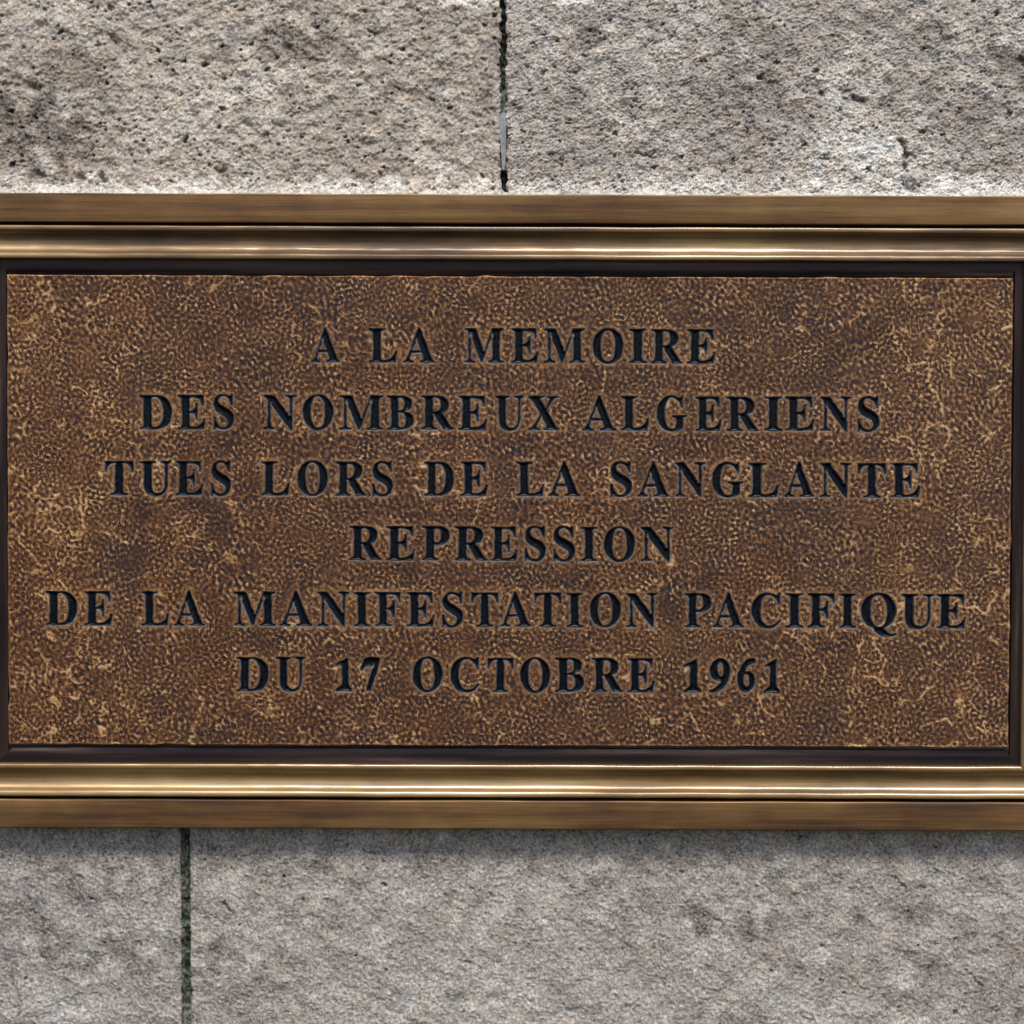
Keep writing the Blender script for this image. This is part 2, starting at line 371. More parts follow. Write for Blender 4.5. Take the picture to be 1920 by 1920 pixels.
stone_block(-1480, bx - 9, bed2, -52, 0.75,
            tone_low(0.50, [(230, 1790, 200, 35, -0.10), (110, 1660, 90, 40, -0.05)], [(150, 1890, 160, 50, 0.10), (160, 1840, 8, 8, 0.2)], 0.5), 2.0, 3, lean=(bzx, lb))
stone_block(bx + 9, 1480, bed2, -52, 0.75,
            tone_low(0.525, [(1400, 1725, 110, 26, -0.13), (1370, 1915, 70, 22, -0.15), (430, 1790, 70, 30, -0.10), (1660, 1700, 70, 20, -0.08), (1790, 1880, 120, 50, -0.05)],
                     [(1010, 1870, 260, 80, 0.09), (1015, 1726, 10, 7, 0.25), (1290, 1730, 6, 8, 0.3), (700, 1880, 160, 60, 0.06), (1550, 1890, 120, 40, 0.08)], 0.55), 2.0, 4, lean=(bzx, lb))
# neighbouring courses, just outside the photograph
plain = tone_low(0.52, [], [], 0.5)
fineZ = (5e4, 5e4)
stone_block(-1480, 260, bedz + 9, bedz + 620, 1.0, plain, 24, 5)
stone_block(271, 1480, bedz + 9, bedz + 620, 1.0, plain, 24, 6)
stone_block(-1480, 240, bed2 - 620, bed2 - 10, 0.9, plain, 24, 7)
stone_block(252, 1480, bed2 - 620, bed2 - 10, 0.9, plain, 24, 8)

def filler(x0, x1, z0, z1, depth, amp, name, mat, lean, seed, step=2.0, round_=0.0, attrs=None):
    xs = np.arange(x0, x1 + step, step); zs = np.arange(z0, z1 + step, step)
    X, Z = np.meshgrid(xs, zs)
    h = depth + amp * (0.6 * samp(gA, X + seed * 50, Z) + 0.8 * samp(gE, X + seed * 90, Z * 1.1) + 0.9 * samp(gC, X, Z + seed * 31))
    if round_:
        u = (X - x0) / max(1e-6, (x1 - x0)); h += round_ * (np.sin(np.clip(u, 0, 1) * math.pi) - 1)
    X = X + (Z - lean[0]) * lean[1]
    ny, nx = X.shape; idx = np.arange(nx * ny).reshape(ny, nx)
    q = np.stack([idx[:-1, :-1], idx[:-1, 1:], idx[1:, 1:], idx[1:, :-1]], -1).reshape(-1, 4)
    me = mesh(name, W(X.ravel(), Z.ravel(), h.ravel()), q)
    return link(name, me, wall, mat)
# deep joint filling: recessed in the upper joint, nearly flush in the lower one
filler(jx - 9, jx + 9, zf_top - 30, bedz + 4, -26, 2.5, 'joint_mortar', M['joint'], (jzx, lt), 1)
filler(jx - 9, jx + 9, P(0, 165, 0)[1], P(0, 108, 0)[1], -9, 2.0, 'joint_mortar', M['joint'], (jzx, lt), 2, round_=3)
filler(jx - 9, jx + 9, P(0, 212, 0)[1], P(0, 160, 0)[1], -5, 2.0, 'joint_mortar', M['ledge'], (jzx, lt), 5, round_=3)
filler(bx - 13, bx + 13, bed2, zf_bot + 30, -9, 0.8, 'joint_mortar', M['rubble'], (bzx, lb), 3)
# bed joints and core behind every block
def slab(name, x0, x1, z0, z1, h0, h1, mat, parent=wall):
    v = [(x, z, h) for h in (h0, h1) for z in (z0, z1) for x in (x0, x1)]
    co = W(np.array([q[0] for q in v], float), np.array([q[1] for q in v], float), np.array([q[2] for q in v], float))
    f = [(0, 1, 3, 2), (4, 6, 7, 5), (0, 4, 5, 1), (2, 3, 7, 6), (0, 2, 6, 4), (1, 5, 7, 3)]
    return link(name, mesh(name, co, f, smooth=False), parent, mat)
slab('wall_core', -1478, 1478, bed2 - 618, bedz + 618, -110, -34, M['joint'])
# slate shard wedged in the upper joint
def shard():
    pts = [(937, 214), (949, 206), (949.5, 262), (949, 296), (946, 320), (941.5, 318), (939.5, 290), (937.5, 262), (933.5, 228)]
    lo = PA(pts, 0); cx = lo.mean(0)
    hi = cx + (lo - cx) * np.array([0.80, 0.975])
    n = len(pts)
    co = np.concatenate([W(lo[:, 0], lo[:, 1], np.full(n, -30.)), W(lo[:, 0], lo[:, 1], np.full(n, -3.2)),
                         W(hi[:, 0], hi[:, 1], -1.4 + 0.5 * np.sin(np.arange(n) * 2.1))])
    f = [[i, (i + 1) % n, (i + 1) % n + n, i + n] for i in range(n)] + [[i + n, (i + 1) % n + n, (i + 1) % n + 2 * n, i + 2 * n] for i in range(n)]
    f.append([i + 2 * n for i in range(n)][::-1])
    o = link('slate_shard', mesh('slate_shard', co, f, smooth=False), wall, M['shard'])
    o['label'] = 'thin grey slate shard wedged upright in the open joint above the plaque'
shard()
# lime mortar bead along the top of the frame
def bead():
    xs = np.arange(-1150, 1150, 2.0); vs = np.linspace(0, 1, 12)
    X, V = np.meshgrid(xs, vs)
    rng_ = 7 + 3.0 * samp(gF, X, X * 0 + 40) + 3.5 * samp(gI, X, X * 0 + 80) + 1.5 * samp(gA, X, X * 0)
    rng_ = np.maximum(rng_, 3.5)
    Z = (zf_top - 16) + V * (rng_ + 16)
    h = 5.5 * (1 - V ** 1.6) - 7 * (V > .97) + 0.5 * samp(gA, X, Z) + 0.6 * samp(gE, X, Z) + 0.8 * samp(gB, X, Z)
    ny, nx = X.shape; idx = np.arange(nx * ny).reshape(ny, nx)
    q = np.stack([idx[:-1, :-1], idx[:-1, 1:], idx[1:, 1:], idx[1:, :-1]], -1).reshape(-1, 4)
    o = link('mortar_bead', mesh('mortar_bead', W(X.ravel(), Z.ravel(), h.ravel()), q), wall, M['bead'])
    o['label'] = 'lumpy white lime mortar squeezed along the top edge of the bronze frame'
bead()

# ================================================================ plaque
plaque = empty('memorial_plaque', (0, 0, 0))
tag(plaque, 'bronze memorial plaque in a moulded frame with black French capitals, fixed to the stone wall', 'plaque')

# panel rectangle, from its four corners
c4 = PA([(13.5, 516), (1899.5, 521.5), (1890, 1401), (16.5, 1394.5)])
print('panel corners', np.round(c4, 1).tolist())
PX0, PX1 = (c4[0, 0] + c4[3, 0]) / 2, (c4[1, 0] + c4[2, 0]) / 2
PZ1, PZ0 = (c4[0, 1] + c4[1, 1]) / 2, (c4[2, 1] + c4[3, 1]) / 2

# ---- lettering
GLYPHS = '''{"A":[[-9,0,-9,18,9,21,24,30,36,47,49,75,206,466,224,465,384,87,399,55,411,34,425,22,443,18,443,0,229,0,229,18,259,21,277,30,283,46,281,59,273,81,253,132,103,132,79,71,77,65,76,59,75,48,87,26,124,18,128,18,128,0],[113,161,242,161,177,319]],"L":[[15,0,15,17,45,22,62,32,72,50,75,81,75,379,71,407,62,425,44,434,16,439,16,455,250,455,250,439,226,437,208,434,196,427,188,416,183,401,182,379,182,83,183,62,185,47,191,37,200,31,214,28,234,28,264,29,291,33,315,40,335,49,354,63,370,80,384,100,397,125,409,154,427,154,402,0]],"M":[[14,0,14,17,43,22,61,32,72,50,75,79,75,382,74,402,71,416,64,426,53,432,37,436,15,439,15,455,185,455,317,142,449,455,617,455,617,439,590,433,573,423,563,405,560,378,560,85,561,61,565,43,571,31,582,23,596,19,617,17,617,0,396,0,396,17,417,20,433,25,443,32,450,44,453,61,455,83,455,399,288,0,270,0,105,389,105,80,109,48,120,30,139,20,169,17,169,0]],"E":[[14,0,14,17,44,20,62,30,72,48,75,78,75,369,72,405,62,425,44,435,16,439,16,455,399,455,399,320,383,320,375,357,361,386,340,406,312,420,276,428,232,430,213,430,200,428,191,424,186,417,184,405,183,388,183,246,193,246,221,248,243,256,259,269,272,288,281,313,288,345,304,345,304,118,287,118,284,143,280,164,273,181,259,201,241,213,216,220,185,222,183,222,183,67,185,47,192,35,206,29,230,28,261,29,289,32,313,39,335,48,354,60,371,75,386,94,399,116,411,143,430,143,402,0]],"O":[[261,-11,228,-9,198,-3,169,7,142,21,117,38,94,58,75,81,58,106,45,134,35,163,29,195,28,228,29,260,35,292,45,321,58,349,75,374,95,397,117,417,143,434,170,448,200,458,232,464,265,466,298,464,328,458,357,448,384,435,409,418,431,399,451,376,467,351,481,323,490,293,496,261,498,228,496,195,490,163,481,134,467,106,450,81,430,58,408,38,383,21,355,7,325,-3,294,-9],[265,12,300,18,328,36,351,66,367,108,376,162,379,228,377,278,371,321,362,358,348,389,324,419,294,437,260,443,225,437,196,419,174,389,158,347,148,294,145,228,147,178,153,135,163,98,177,67,201,37,230,18]],"I":[[13,0,13,17,42,23,61,32,72,49,75,75,75,387,72,412,63,427,45,435,13,439,13,455,244,455,244,439,214,435,196,427,186,412,183,387,183,77,184,59,187,44,194,34,206,26,223,21,246,17,246,0]],"R":[[15,0,15,17,45,22,62,32,72,50,75,81,75,379,71,406,62,424,44,434,16,439,16,455,217,455,264,453,305,448,339,439,367,426,395,403,412,372,417,334,411,296,392,265,360,241,315,224,432,50,443,36,452,26,463,19,478,17,480,17,480,0,338,0,201,212,182,212,182,81,185,50,194,32,212,22,242,17,242,0],[182,234,203,234,235,236,261,245,280,258,293,278,301,304,304,336,299,378,284,407,259,425,224,431,202,429,190,422,184,409,182,385]],"D":[[20,0,20,17,47,21,63,30,71,46,74,75,74,374,71,407,61,426,43,435,15,439,15,455,222,455,268,453,309,446,346,434,378,418,405,396,433,364,452,325,464,279,468,228,463,167,449,116,424,74,390,42,346,19,292,5,228,0],[222,24,262,30,295,47,319,75,333,104,343,139,349,181,351,229,347,291,336,342,319,382,294,410,262,428,223,433,202,431,190,423,184,409,182,385,182,72,184,48,190,34,202,27]],"S":[[43,-11,43,158,62,158,75,113,91,77,111,50,136,30,164,19,197,15,220,17,241,24,257,36,273,60,279,89,273,117,255,140,225,160,163,191,127,210,99,231,77,253,62,276,53,302,50,332,52,358,57,381,67,403,80,421,96,437,115,449,136,459,160,464,185,466,206,465,229,461,255,456,282,448,291,446,300,445,313,450,320,466,339,466,339,319,322,319,315,343,305,365,293,385,280,402,265,417,248,429,222,441,194,445,163,440,140,426,125,406,120,380,124,356,137,336,151,325,168,314,189,303,253,273,279,260,300,247,317,233,337,211,350,188,357,162,359,133,357,106,350,80,339,58,323,38,304,21,281,8,254,-2,225,-8,192,-10,175,-9,158,-8,142,-4,126,1,110,6,98,9,90,11,85,12,75,11,69,7,65,0,61,-11]],"N":[[403,-11,107,350,107,79,110,49,119,31,136,21,167,17,167,0,18,0,18,17,39,19,54,23,65,30,71,41,75,57,76,79,76,388,49,421,36,433,28,436,18,439,18,455,156,455,391,169,391,377,390,399,386,414,379,425,369,431,353,436,331,439,331,455,480,455,480,439,450,434,433,425,425,407,422,377,422,-11]],"B":[[16,0,16,17,45,22,62,32,72,51,75,82,75,369,73,394,69,412,62,425,51,433,36,437,15,439,15,455,220,455,284,451,333,439,368,418,389,388,396,351,389,313,369,283,335,261,287,247,344,231,385,206,410,173,418,132,413,93,397,61,371,35,345,19,314,9,278,2,238,0],[182,252,188,252,220,254,245,261,263,272,275,290,282,314,285,345,283,373,278,395,269,412,248,428,216,434,198,432,188,425,183,412,182,391],[222,24,248,27,268,35,283,49,293,69,299,95,301,128,298,162,290,188,277,208,258,221,231,228,197,231,182,231,182,65,184,46,190,33,202,26]],"U":[[248,-13,205,-10,168,-2,138,10,114,29,96,52,83,81,76,115,73,155,73,379,70,406,61,424,43,434,15,439,15,455,240,455,240,439,219,436,202,432,192,425,185,415,182,400,181,379,181,140,183,104,191,74,203,51,221,35,245,25,275,22,317,28,350,44,373,71,388,110,392,159,392,378,389,406,379,423,360,433,328,439,328,455,474,455,474,439,448,432,433,421,425,404,422,378,422,181,420,133,412,92,398,58,380,32,356,13,325,-2,290,-10]],"X":[[11,0,11,17,40,23,66,39,90,66,193,208,78,386,62,409,47,425,33,435,16,439,14,439,14,455,244,455,244,439,229,439,200,433,190,415,193,404,201,388,265,289,322,373,335,396,339,414,328,432,293,439,293,455,458,455,458,439,455,439,427,435,403,423,388,410,372,394,357,373,281,265,413,57,425,40,436,28,448,20,461,17,464,17,464,0,238,0,238,17,243,17,278,23,290,41,286,57,275,79,210,183,138,81,128,62,124,45,137,24,174,17,174,0]],"G":[[268,-10,233,-8,200,-3,170,7,141,19,108,42,80,70,57,103,44,131,35,161,29,194,28,229,29,263,35,295,44,324,57,352,80,385,107,413,139,435,166,448,195,458,225,464,257,465,293,463,330,454,369,441,379,437,388,436,398,438,406,443,412,452,419,465,437,465,437,308,420,308,409,334,397,357,382,379,366,397,348,413,329,426,309,436,288,441,267,443,230,437,200,419,176,389,159,347,149,294,146,228,148,178,154,135,165,98,180,67,206,37,238,19,275,13,308,16,328,27,339,45,343,71,343,128,339,154,329,170,309,179,275,182,275,198,500,198,500,182,473,179,457,171,449,155,446,128,446,29,411,15,375,4,340,-4,304,-9]],"T":[[92,0,92,17,123,21,142,31,152,50,156,81,156,433,149,433,116,430,88,420,65,403,47,380,35,352,29,318,11,318,11,455,410,455,410,317,394,317,381,368,357,404,319,426,269,433,263,433,263,81,267,49,276,30,296,21,328,17,328,0]],"P":[[15,0,15,17,45,22,62,32,72,50,75,81,75,379,71,406,62,424,44,434,16,439,16,455,214,455,253,454,287,452,315,447,336,440,357,429,375,415,390,398,400,378,407,356,409,332,404,296,390,266,367,240,343,225,314,214,281,208,242,206,182,206,182,81,185,50,194,32,212,22,242,17,242,0],[182,230,201,230,231,232,255,240,272,253,283,271,290,297,292,329,290,361,285,387,275,406,261,420,241,428,216,431,199,429,189,424,184,414,182,398]],"C":[[257,-11,224,-9,193,-3,164,6,137,20,105,43,78,71,56,104,43,132,34,162,28,194,26,228,28,262,34,294,43,323,56,351,79,384,106,412,139,435,166,448,195,458,226,464,259,465,292,463,328,454,367,440,377,436,388,435,408,443,419,465,437,465,437,308,420,308,403,347,381,380,356,407,328,427,298,439,265,443,228,437,198,419,174,389,157,347,147,293,144,226,147,164,159,114,177,74,203,46,237,29,278,24,305,26,331,33,358,45,383,61,407,81,428,106,447,89,418,53,384,25,345,5,303,-7]],"F":[[15,0,15,17,45,23,62,34,72,53,75,84,75,375,71,405,61,423,43,433,14,439,14,455,394,455,394,320,377,320,372,345,365,367,355,385,336,406,310,420,288,426,261,430,230,431,212,431,200,429,191,427,186,421,183,412,182,398,182,247,190,247,217,250,239,257,256,270,269,289,278,314,284,347,302,347,302,118,285,118,279,154,269,181,257,200,239,213,217,221,189,224,182,224,182,81,183,59,188,43,196,31,210,24,229,19,257,17,257,0]],"Q":[[378,-116,327,-111,282,-97,243,-74,212,-42,187,-1,155,13,127,30,101,50,80,74,61,100,47,129,36,160,30,193,28,228,29,260,35,292,45,321,58,349,75,374,95,397,117,417,143,434,170,448,200,458,232,464,265,466,298,464,328,458,357,448,384,435,409,418,431,399,451,376,467,351,481,323,490,293,496,261,498,228,496,188,487,152,473,117,454,86,430,57,401,34,368,15,330,0,352,-35,378,-60,409,-76,445,-81,467,-79,492,-73,495,-92,455,-105,416,-113],[265,12,300,18,329,36,351,66,367,108,377,162,380,228,378,278,372,321,362,358,348,389,324,419,294,437,260,443,225,437,196,419,174,389,158,347,148,294,145,228,147,178,153,135,163,98,178,67,202,37,231,18]]}'''      # outlines of the serif capitals, 455 units = cap height
GL = json.loads(GLYPHS)
DG = {'1': [[(738, 225), (560, 330), (400, 395), (225, 505), (240, 535), (400, 515), (455, 535), (480, 600), (480, 900), (478, 1230), (430, 1340), (225, 1500), (230, 1560), (560, 1556), (880, 1560), (880, 1480), (790, 1370), (745, 1240), (742, 700)]],
      '7': [[(1040, 720), (1030, 640), (1080, 520), (1180, 270), (1240, 235), (1330, 215), (1500, 203), (1680, 212), (1812, 245), (1800, 400), (1740, 640), (1620, 980), (1500, 1330), (1440, 1500), (1300, 1505), (1290, 1400), (1340, 1200), (1450, 900), (1560, 620), (1590, 548), (1420, 545), (1260, 560), (1160, 620), (1110, 710)]],
      '9': [[(1105, 1545), (1130, 1600), (1300, 1600), (1500, 1530), (1700, 1380), (1830, 1150), (1895, 900), (1905, 650), (1860, 450), (1720, 300), (1560, 245), (1400, 280), (1240, 400), (1150, 600), (1130, 780), (1180, 960), (1300, 1090), (1430, 1150), (1550, 1150), (1500, 1280), (1350, 1420), (1220, 1495)],
            [(1540, 385), (1620, 440), (1670, 600), (1670, 800), (1640, 930), (1580, 985), (1500, 930), (1430, 780), (1420, 600), (1460, 440)]],
      '6': [[(960, 330), (940, 250), (820, 215), (650, 250), (480, 370), (320, 600), (210, 850), (190, 1100), (240, 1330), (350, 1500), (520, 1570), (700, 1540), (850, 1400), (930, 1200), (930, 1020), (870, 860), (740, 765), (640, 740), (540, 762), (560, 640), (640, 520), (760, 430), (905, 385)],
            [(540, 850), (640, 890), (695, 1000), (700, 1200), (660, 1330), (580, 1390), (480, 1310), (440, 1150), (450, 980), (480, 880)]]}
def catmull(p, closed=True, sharp=50):
    p = np.array(p, float); n = len(p); out = []
    for i in range(n):
        a, b, c, d = p[i - 1], p[i], p[(i + 1) % n], p[(i + 2) % n]
        def corner(u, v, w_):
            e, f = v - u, w_ - v
            return abs(math.degrees(math.atan2(e[0] * f[1] - e[1] * f[0], e @ f))) > sharp
        tb = (c - b) if corner(a, b, c) else (c - a) / 2
        tc = (c - b) if corner(b, c, d) else (d - b) / 2
        for t in (0, 1 / 3, 2 / 3):
            out.append((2 * t**3 - 3 * t**2 + 1) * b + (t**3 - 2 * t**2 + t) * tb + (-2 * t**3 + 3 * t**2) * c + (t**3 - t**2) * tc)
    return np.array(out)
def glyph(ch):
    if ch in DG:
        Ls = [catmull(l) for l in DG[ch]]
        Ls = [np.stack([l[:, 0], -l[:, 1]], 1) for l in Ls]
        al = np.concatenate(Ls); x0, x1 = al[:, 0].min(), al[:, 0].max(); y0, y1 = al[:, 1].min(), al[:, 1].max()
        return [np.stack([(l[:, 0] - x0) / (x1 - x0), (l[:, 1] - y0) / (y1 - y0)], 1) for l in Ls]
    Ls = [np.array(l, float).reshape(-1, 2) for l in GL[ch]]
    al = np.concatenate(Ls); x0, x1 = al[:, 0].min(), al[:, 0].max()
    return [np.stack([(l[:, 0] - x0) / (x1 - x0), l[:, 1] / 455.0], 1) for l in Ls]

LINES = [  # cap line and base line at the middle of the picture, then each letter's left and right
 (615.5, 682.5, "A 582 638 L 690.5 746 A 755 817 M 869.5 945 E 957 1011 M 1018.5 1097.5 O 1110 1170 I 1178 1214 R 1219.5 1281 E 1287 1343"),
 (741.5, 808.5, "D 259.5 323.5 E 332 387 S 398.5 440 N 493 557 O 566 626 M 635 719.5 B 724.5 777 R 788 851 E 858 914.5 U 927 983 X 989.5 1049 A 1091.5 1156 L 1163.5 1218 G 1230 1289 E 1302.5 1354 R 1361 1424 I 1432 1467.5 E 1471.5 1528 N 1537 1597 S 1607 1650.5"),
 (865.5, 932.5, "T 195 251 U 261 322 E 327.5 382 S 394 434.5 L 488 544 O 556 616 R 627.5 688 S 696.5 738 D 794 852 E 862.5 916 L 966.5 1022 A 1027.5 1089 S 1143 1186 A 1194 1256.5 N 1264.5 1323.5 G 1334 1395 L 1402 1462 A 1469.5 1528 N 1536 1597.5 T 1607 1663 E 1669 1726.5"),
 (986.5, 1053.5, "R 654 717 E 722.5 780 P 789.5 844.5 R 850.5 915 E 918.5 972 S 982.5 1025 S 1036 1079 I 1087.5 1121 O 1131 1192 N 1200 1264.5"),
 (1110.5, 1177.5, "D 84 146 E 156 212 L 264 318 A 324.5 384.5 M 437 518 A 523 587 N 594.5 655.5 I 662 695 F 702 752.5 E 761 816 S 827.5 869.5 T 882.5 935.5 A 936.5 997 T 1000 1054 I 1061 1094 O 1104.5 1165 N 1172.5 1234.5 P 1282.5 1335.5 A 1335.5 1396.5 C 1408 1465.5 I 1472 1507.5 F 1513.5 1566 I 1572.5 1606 Q 1613 1682 U 1688 1753 E 1755 1813"),
 (1232.5, 1299.5, "D 442 505 U 516 573.5 1 628 661 7 674 713.5 O 772 831 C 843 900 T 912.5 963.5 O 974 1033 B 1039.5 1096 R 1108 1169 E 1175 1229 1 1280 1316 9 1328 1370 6 1381 1418 1 1431 1463.5"),
]
letters = []     # (char, [loops in panel coordinates])
for cap, base, txt in LINES:
    tk = txt.split()
    for i in range(0, len(tk), 3):
        ch, xl, xr = tk[i], float(tk[i + 1]), float(tk[i + 2])
        sl_ = 0.0030 * ((xl + xr) / 2 - 960)
        loops = []
        jr = random.uniform(-0.5, 0.5); sk_ = random.uniform(-0.012, 0.012)
        for l in glyph(ch):
            px = xl + l[:, 0] * (xr - xl) + (l[:, 1] - .5) * 67 * sk_
            py = base + sl_ + jr - l[:, 1] * (base - cap)
            q = PA(np.stack([px, py], 1))
            loops.append(q)
        letters.append((ch, loops))
def densify(l, step):
    out = []
    for i in range(len(l)):
        a, b = l[i], l[(i + 1) % len(l)]
        k = max(1, int(math.ceil(np.hypot(*(b - a)) / step)))
        for t in range(k): out.append(a + (b - a) * t / k)
    return np.array(out)
def clean(l):
    keep = [i for i in range(len(l)) if np.hypot(*(l[i] - l[i - 1])) > 0.35]
    return l[keep]
def area(l):
    return 0.5 * np.sum(l[:, 0] * np.roll(l[:, 1], -1) - np.roll(l[:, 0], -1) * l[:, 1])
def embolden(loops, r):
    big = max(range(len(loops)), key=lambda i: abs(area(loops[i]))); out = []
    for i, l in enumerate(loops):
        if area(l) < 0: l = l[::-1]
        a, b = np.roll(l, 1, 0), np.roll(l, -1, 0)
        e1 = l - a; e2 = b - l
        n1 = np.stack([e1[:, 1], -e1[:, 0]], 1) / (np.hypot(*e1.T)[:, None] + 1e-9)
        n2 = np.stack([e2[:, 1], -e2[:, 0]], 1) / (np.hypot(*e2.T)[:, None] + 1e-9)
        m = n1 + n2; ml = np.hypot(*m.T)[:, None] + 1e-6; m = m / ml
        k = np.clip(1 / np.maximum((m * n1).sum(1), 0.2), 1, 1.45)[:, None]
        out.append(l + m * k * (r if i == big else -r))
    return out
def seg_dist(pts, loops):
    best = np.full(len(pts), 1e9)
    for l in loops:
        a = l; b = np.roll(l, -1, 0); ab = b - a; L2 = (ab ** 2).sum(1) + 1e-9
        for k in range(0, len(pts), 4000):
            p = pts[k:k + 4000][:, None, :]
            t = np.clip(((p - a) * ab).sum(2) / L2, 0, 1)
            d = np.hypot(*np.moveaxis(p - (a + t[..., None] * ab), 2, 0)).min(1)
            best[k:k + 4000] = np.minimum(best[k:k + 4000], d)
    return best
def inside(pts, loops):
    r = np.zeros(len(pts), bool)
    for l in loops:
        x, y = pts[:, 0][:, None], pts[:, 1][:, None]
        x1, y1 = l[:, 0], l[:, 1]; x2, y2 = np.roll(x1, -1), np.roll(y1, -1)
        with np.errstate(divide='ignore', invalid='ignore'):
            c = ((y1 > y) != (y2 > y)) & (x < (x2 - x1) * (y - y1) / (y2 - y1) + x1)
        r ^= (c.sum(1) % 2 == 1)
    return r
BOLD = 2.0
_new = []
for ch, loops in letters:
    al = np.concatenate(loops); lo = al.min(0); hi = al.max(0); c_ = (lo + hi) / 2
    f_ = (hi - lo - 2 * BOLD) / (hi - lo)
    loops = embolden([clean(densify(clean(c_ + (l - c_) * f_), 4.0)) for l in loops], BOLD)
    _new.append((ch, [densify(clean(l), 3.0) for l in loops]))
letters = _new
for _, loops in letters:                      # cast letters are never quite true
    for l in loops:
        l += 0.28 * np.stack([samp(gC, l[:, 0] * 2, l[:, 1] * 2), samp(gF, l[:, 0] * 2 + 70, l[:, 1] * 2)], 1)

# ---- panel surface: a fine grid with the letters cut out of it
gs = 1.8
nx = int(round((PX1 - PX0) / gs)); nz = int(round((PZ1 - PZ0) / gs))
gx = np.linspace(PX0, PX1, nx + 1); gz = np.linspace(PZ0, PZ1, nz + 1)
GX, GZ = np.meshgrid(gx, gz)
D = np.full(GX.shape, 99.0); INS = np.zeros(GX.shape, bool)
for ch, loops in letters:
    al = np.concatenate(loops); lo = al.min(0) - 12; hi = al.max(0) + 12
    i0, i1 = np.searchsorted(gx, [lo[0], hi[0]]); j0, j1 = np.searchsorted(gz, [lo[1], hi[1]])
    sub = np.stack([GX[j0:j1, i0:i1].ravel(), GZ[j0:j1, i0:i1].ravel()], 1)
    d = seg_dist(sub, loops).reshape(j1 - j0, i1 - i0); D[j0:j1, i0:i1] = np.minimum(D[j0:j1, i0:i1], d)
    INS[j0:j1, i0:i1] |= inside(sub, loops).reshape(j1 - j0, i1 - i0)
keep = (~INS) & (D > 0.75)
keep[0, :] = keep[-1, :] = True; keep[:, 0] = keep[:, -1] = True
gpts = np.stack([GX[keep], GZ[keep]], 1)
pts = [Vector(p) for p in gpts.tolist()]
edges = []; outl_id = []
for li, (ch, loops) in enumerate(letters):
    for l in loops:
        s0 = len(pts); pts += [Vector(p) for p in l.tolist()]; n = len(l)
        edges += [(s0 + k, s0 + (k + 1) % n) for k in range(n)]; outl_id += [li] * n
ng = len(gpts)
v, _, f, _, _, _ = delaunay_2d_cdt(pts, edges, [], 0, 1e-5)
vo = np.array([(q.x, q.y) for q in v]); fo = np.array([t for t in f if len(t) == 3], dtype=np.int64)
# classify triangles near letters
isg = np.zeros(len(vo), bool); isg[:ng] = True
if len(vo) != len(pts): print('cdt vertex count changed', len(vo), len(pts))
cand = ~(isg[fo].any(1))
cen = vo[fo].mean(1); drop = np.zeros(len(fo), bool)
ci = np.where(cand)[0]
for ch, loops in letters:
    al = np.concatenate(loops); lo = al.min(0); hi = al.max(0)
    m = ci[(cen[ci, 0] > lo[0]) & (cen[ci, 0] < hi[0]) & (cen[ci, 1] > lo[1]) & (cen[ci, 1] < hi[1])]
    if len(m): drop[m[inside(cen[m], loops)]] = True
fo = fo[~drop]
# distance to lettering per vertex
dv = np.zeros(len(vo)); dv[:ng] = D[keep][:ng]
X, Z = vo[:, 0], vo[:, 1]

# relief fields
r1, r2, r3, r4 = band(21, 4.8, 8.6), band(22, 13, 18), band(23, 70, 150), band(24, 34, 70)
r5, r6, r7, r8 = band(25, 8, 13), band(26, 180, 420), band(27, 120, 240), band(28, 90, 200)
def swarp(amp=9):
    return X + amp * samp(r4, X, Z), Z + amp * samp(r4, X + 400, Z + 300)
wx, wz = swarp(7)
worm = samp(r1, X + 2.5 * samp(r4, X, Z), Z)
vert = samp(r1, X * 1.15, Z * 0.62 + 2 * samp(r4, X, Z))
net = 1 - np.minimum(1, np.abs(samp(r2, X, Z)) / 0.62)
mA = sstep(-0.5, 0.7, samp(r7, X, Z)); mB = sstep(-0.3, 0.8, samp(r8, X + 111, Z + 50))
base = worm * (1 - mA) + vert * mA
tiny_ = samp(band(29, 3.9, 5.4), X, Z)
fine = 0.52 * base * (1 - 0.5 * mB) + (0.62 * mB + 0.12) * (net * 1.7 - 0.42) + 0.52 * samp(r5, X, Z) + 0.42 * tiny_
fine = fine + 0.05 * (fine ** 2 - 1)
mC = sstep(-0.2, 0.9, samp(r7, X + 333, Z + 77)); cl = band(30, 9, 16)
fine = fine * (1 - 0.30 * mC) + mC * (0.40 * samp(cl, X + 0.35 * Z, Z * 0.7) + 0.22 * samp(cl, X * 1.1, Z * 0.62 + 500))
fine *= np.clip(0.95 + 0.14 * samp(r3, X + 900, Z + 30) + 0.10 * samp(r4, X + 60, Z), 0.45, 1.5)
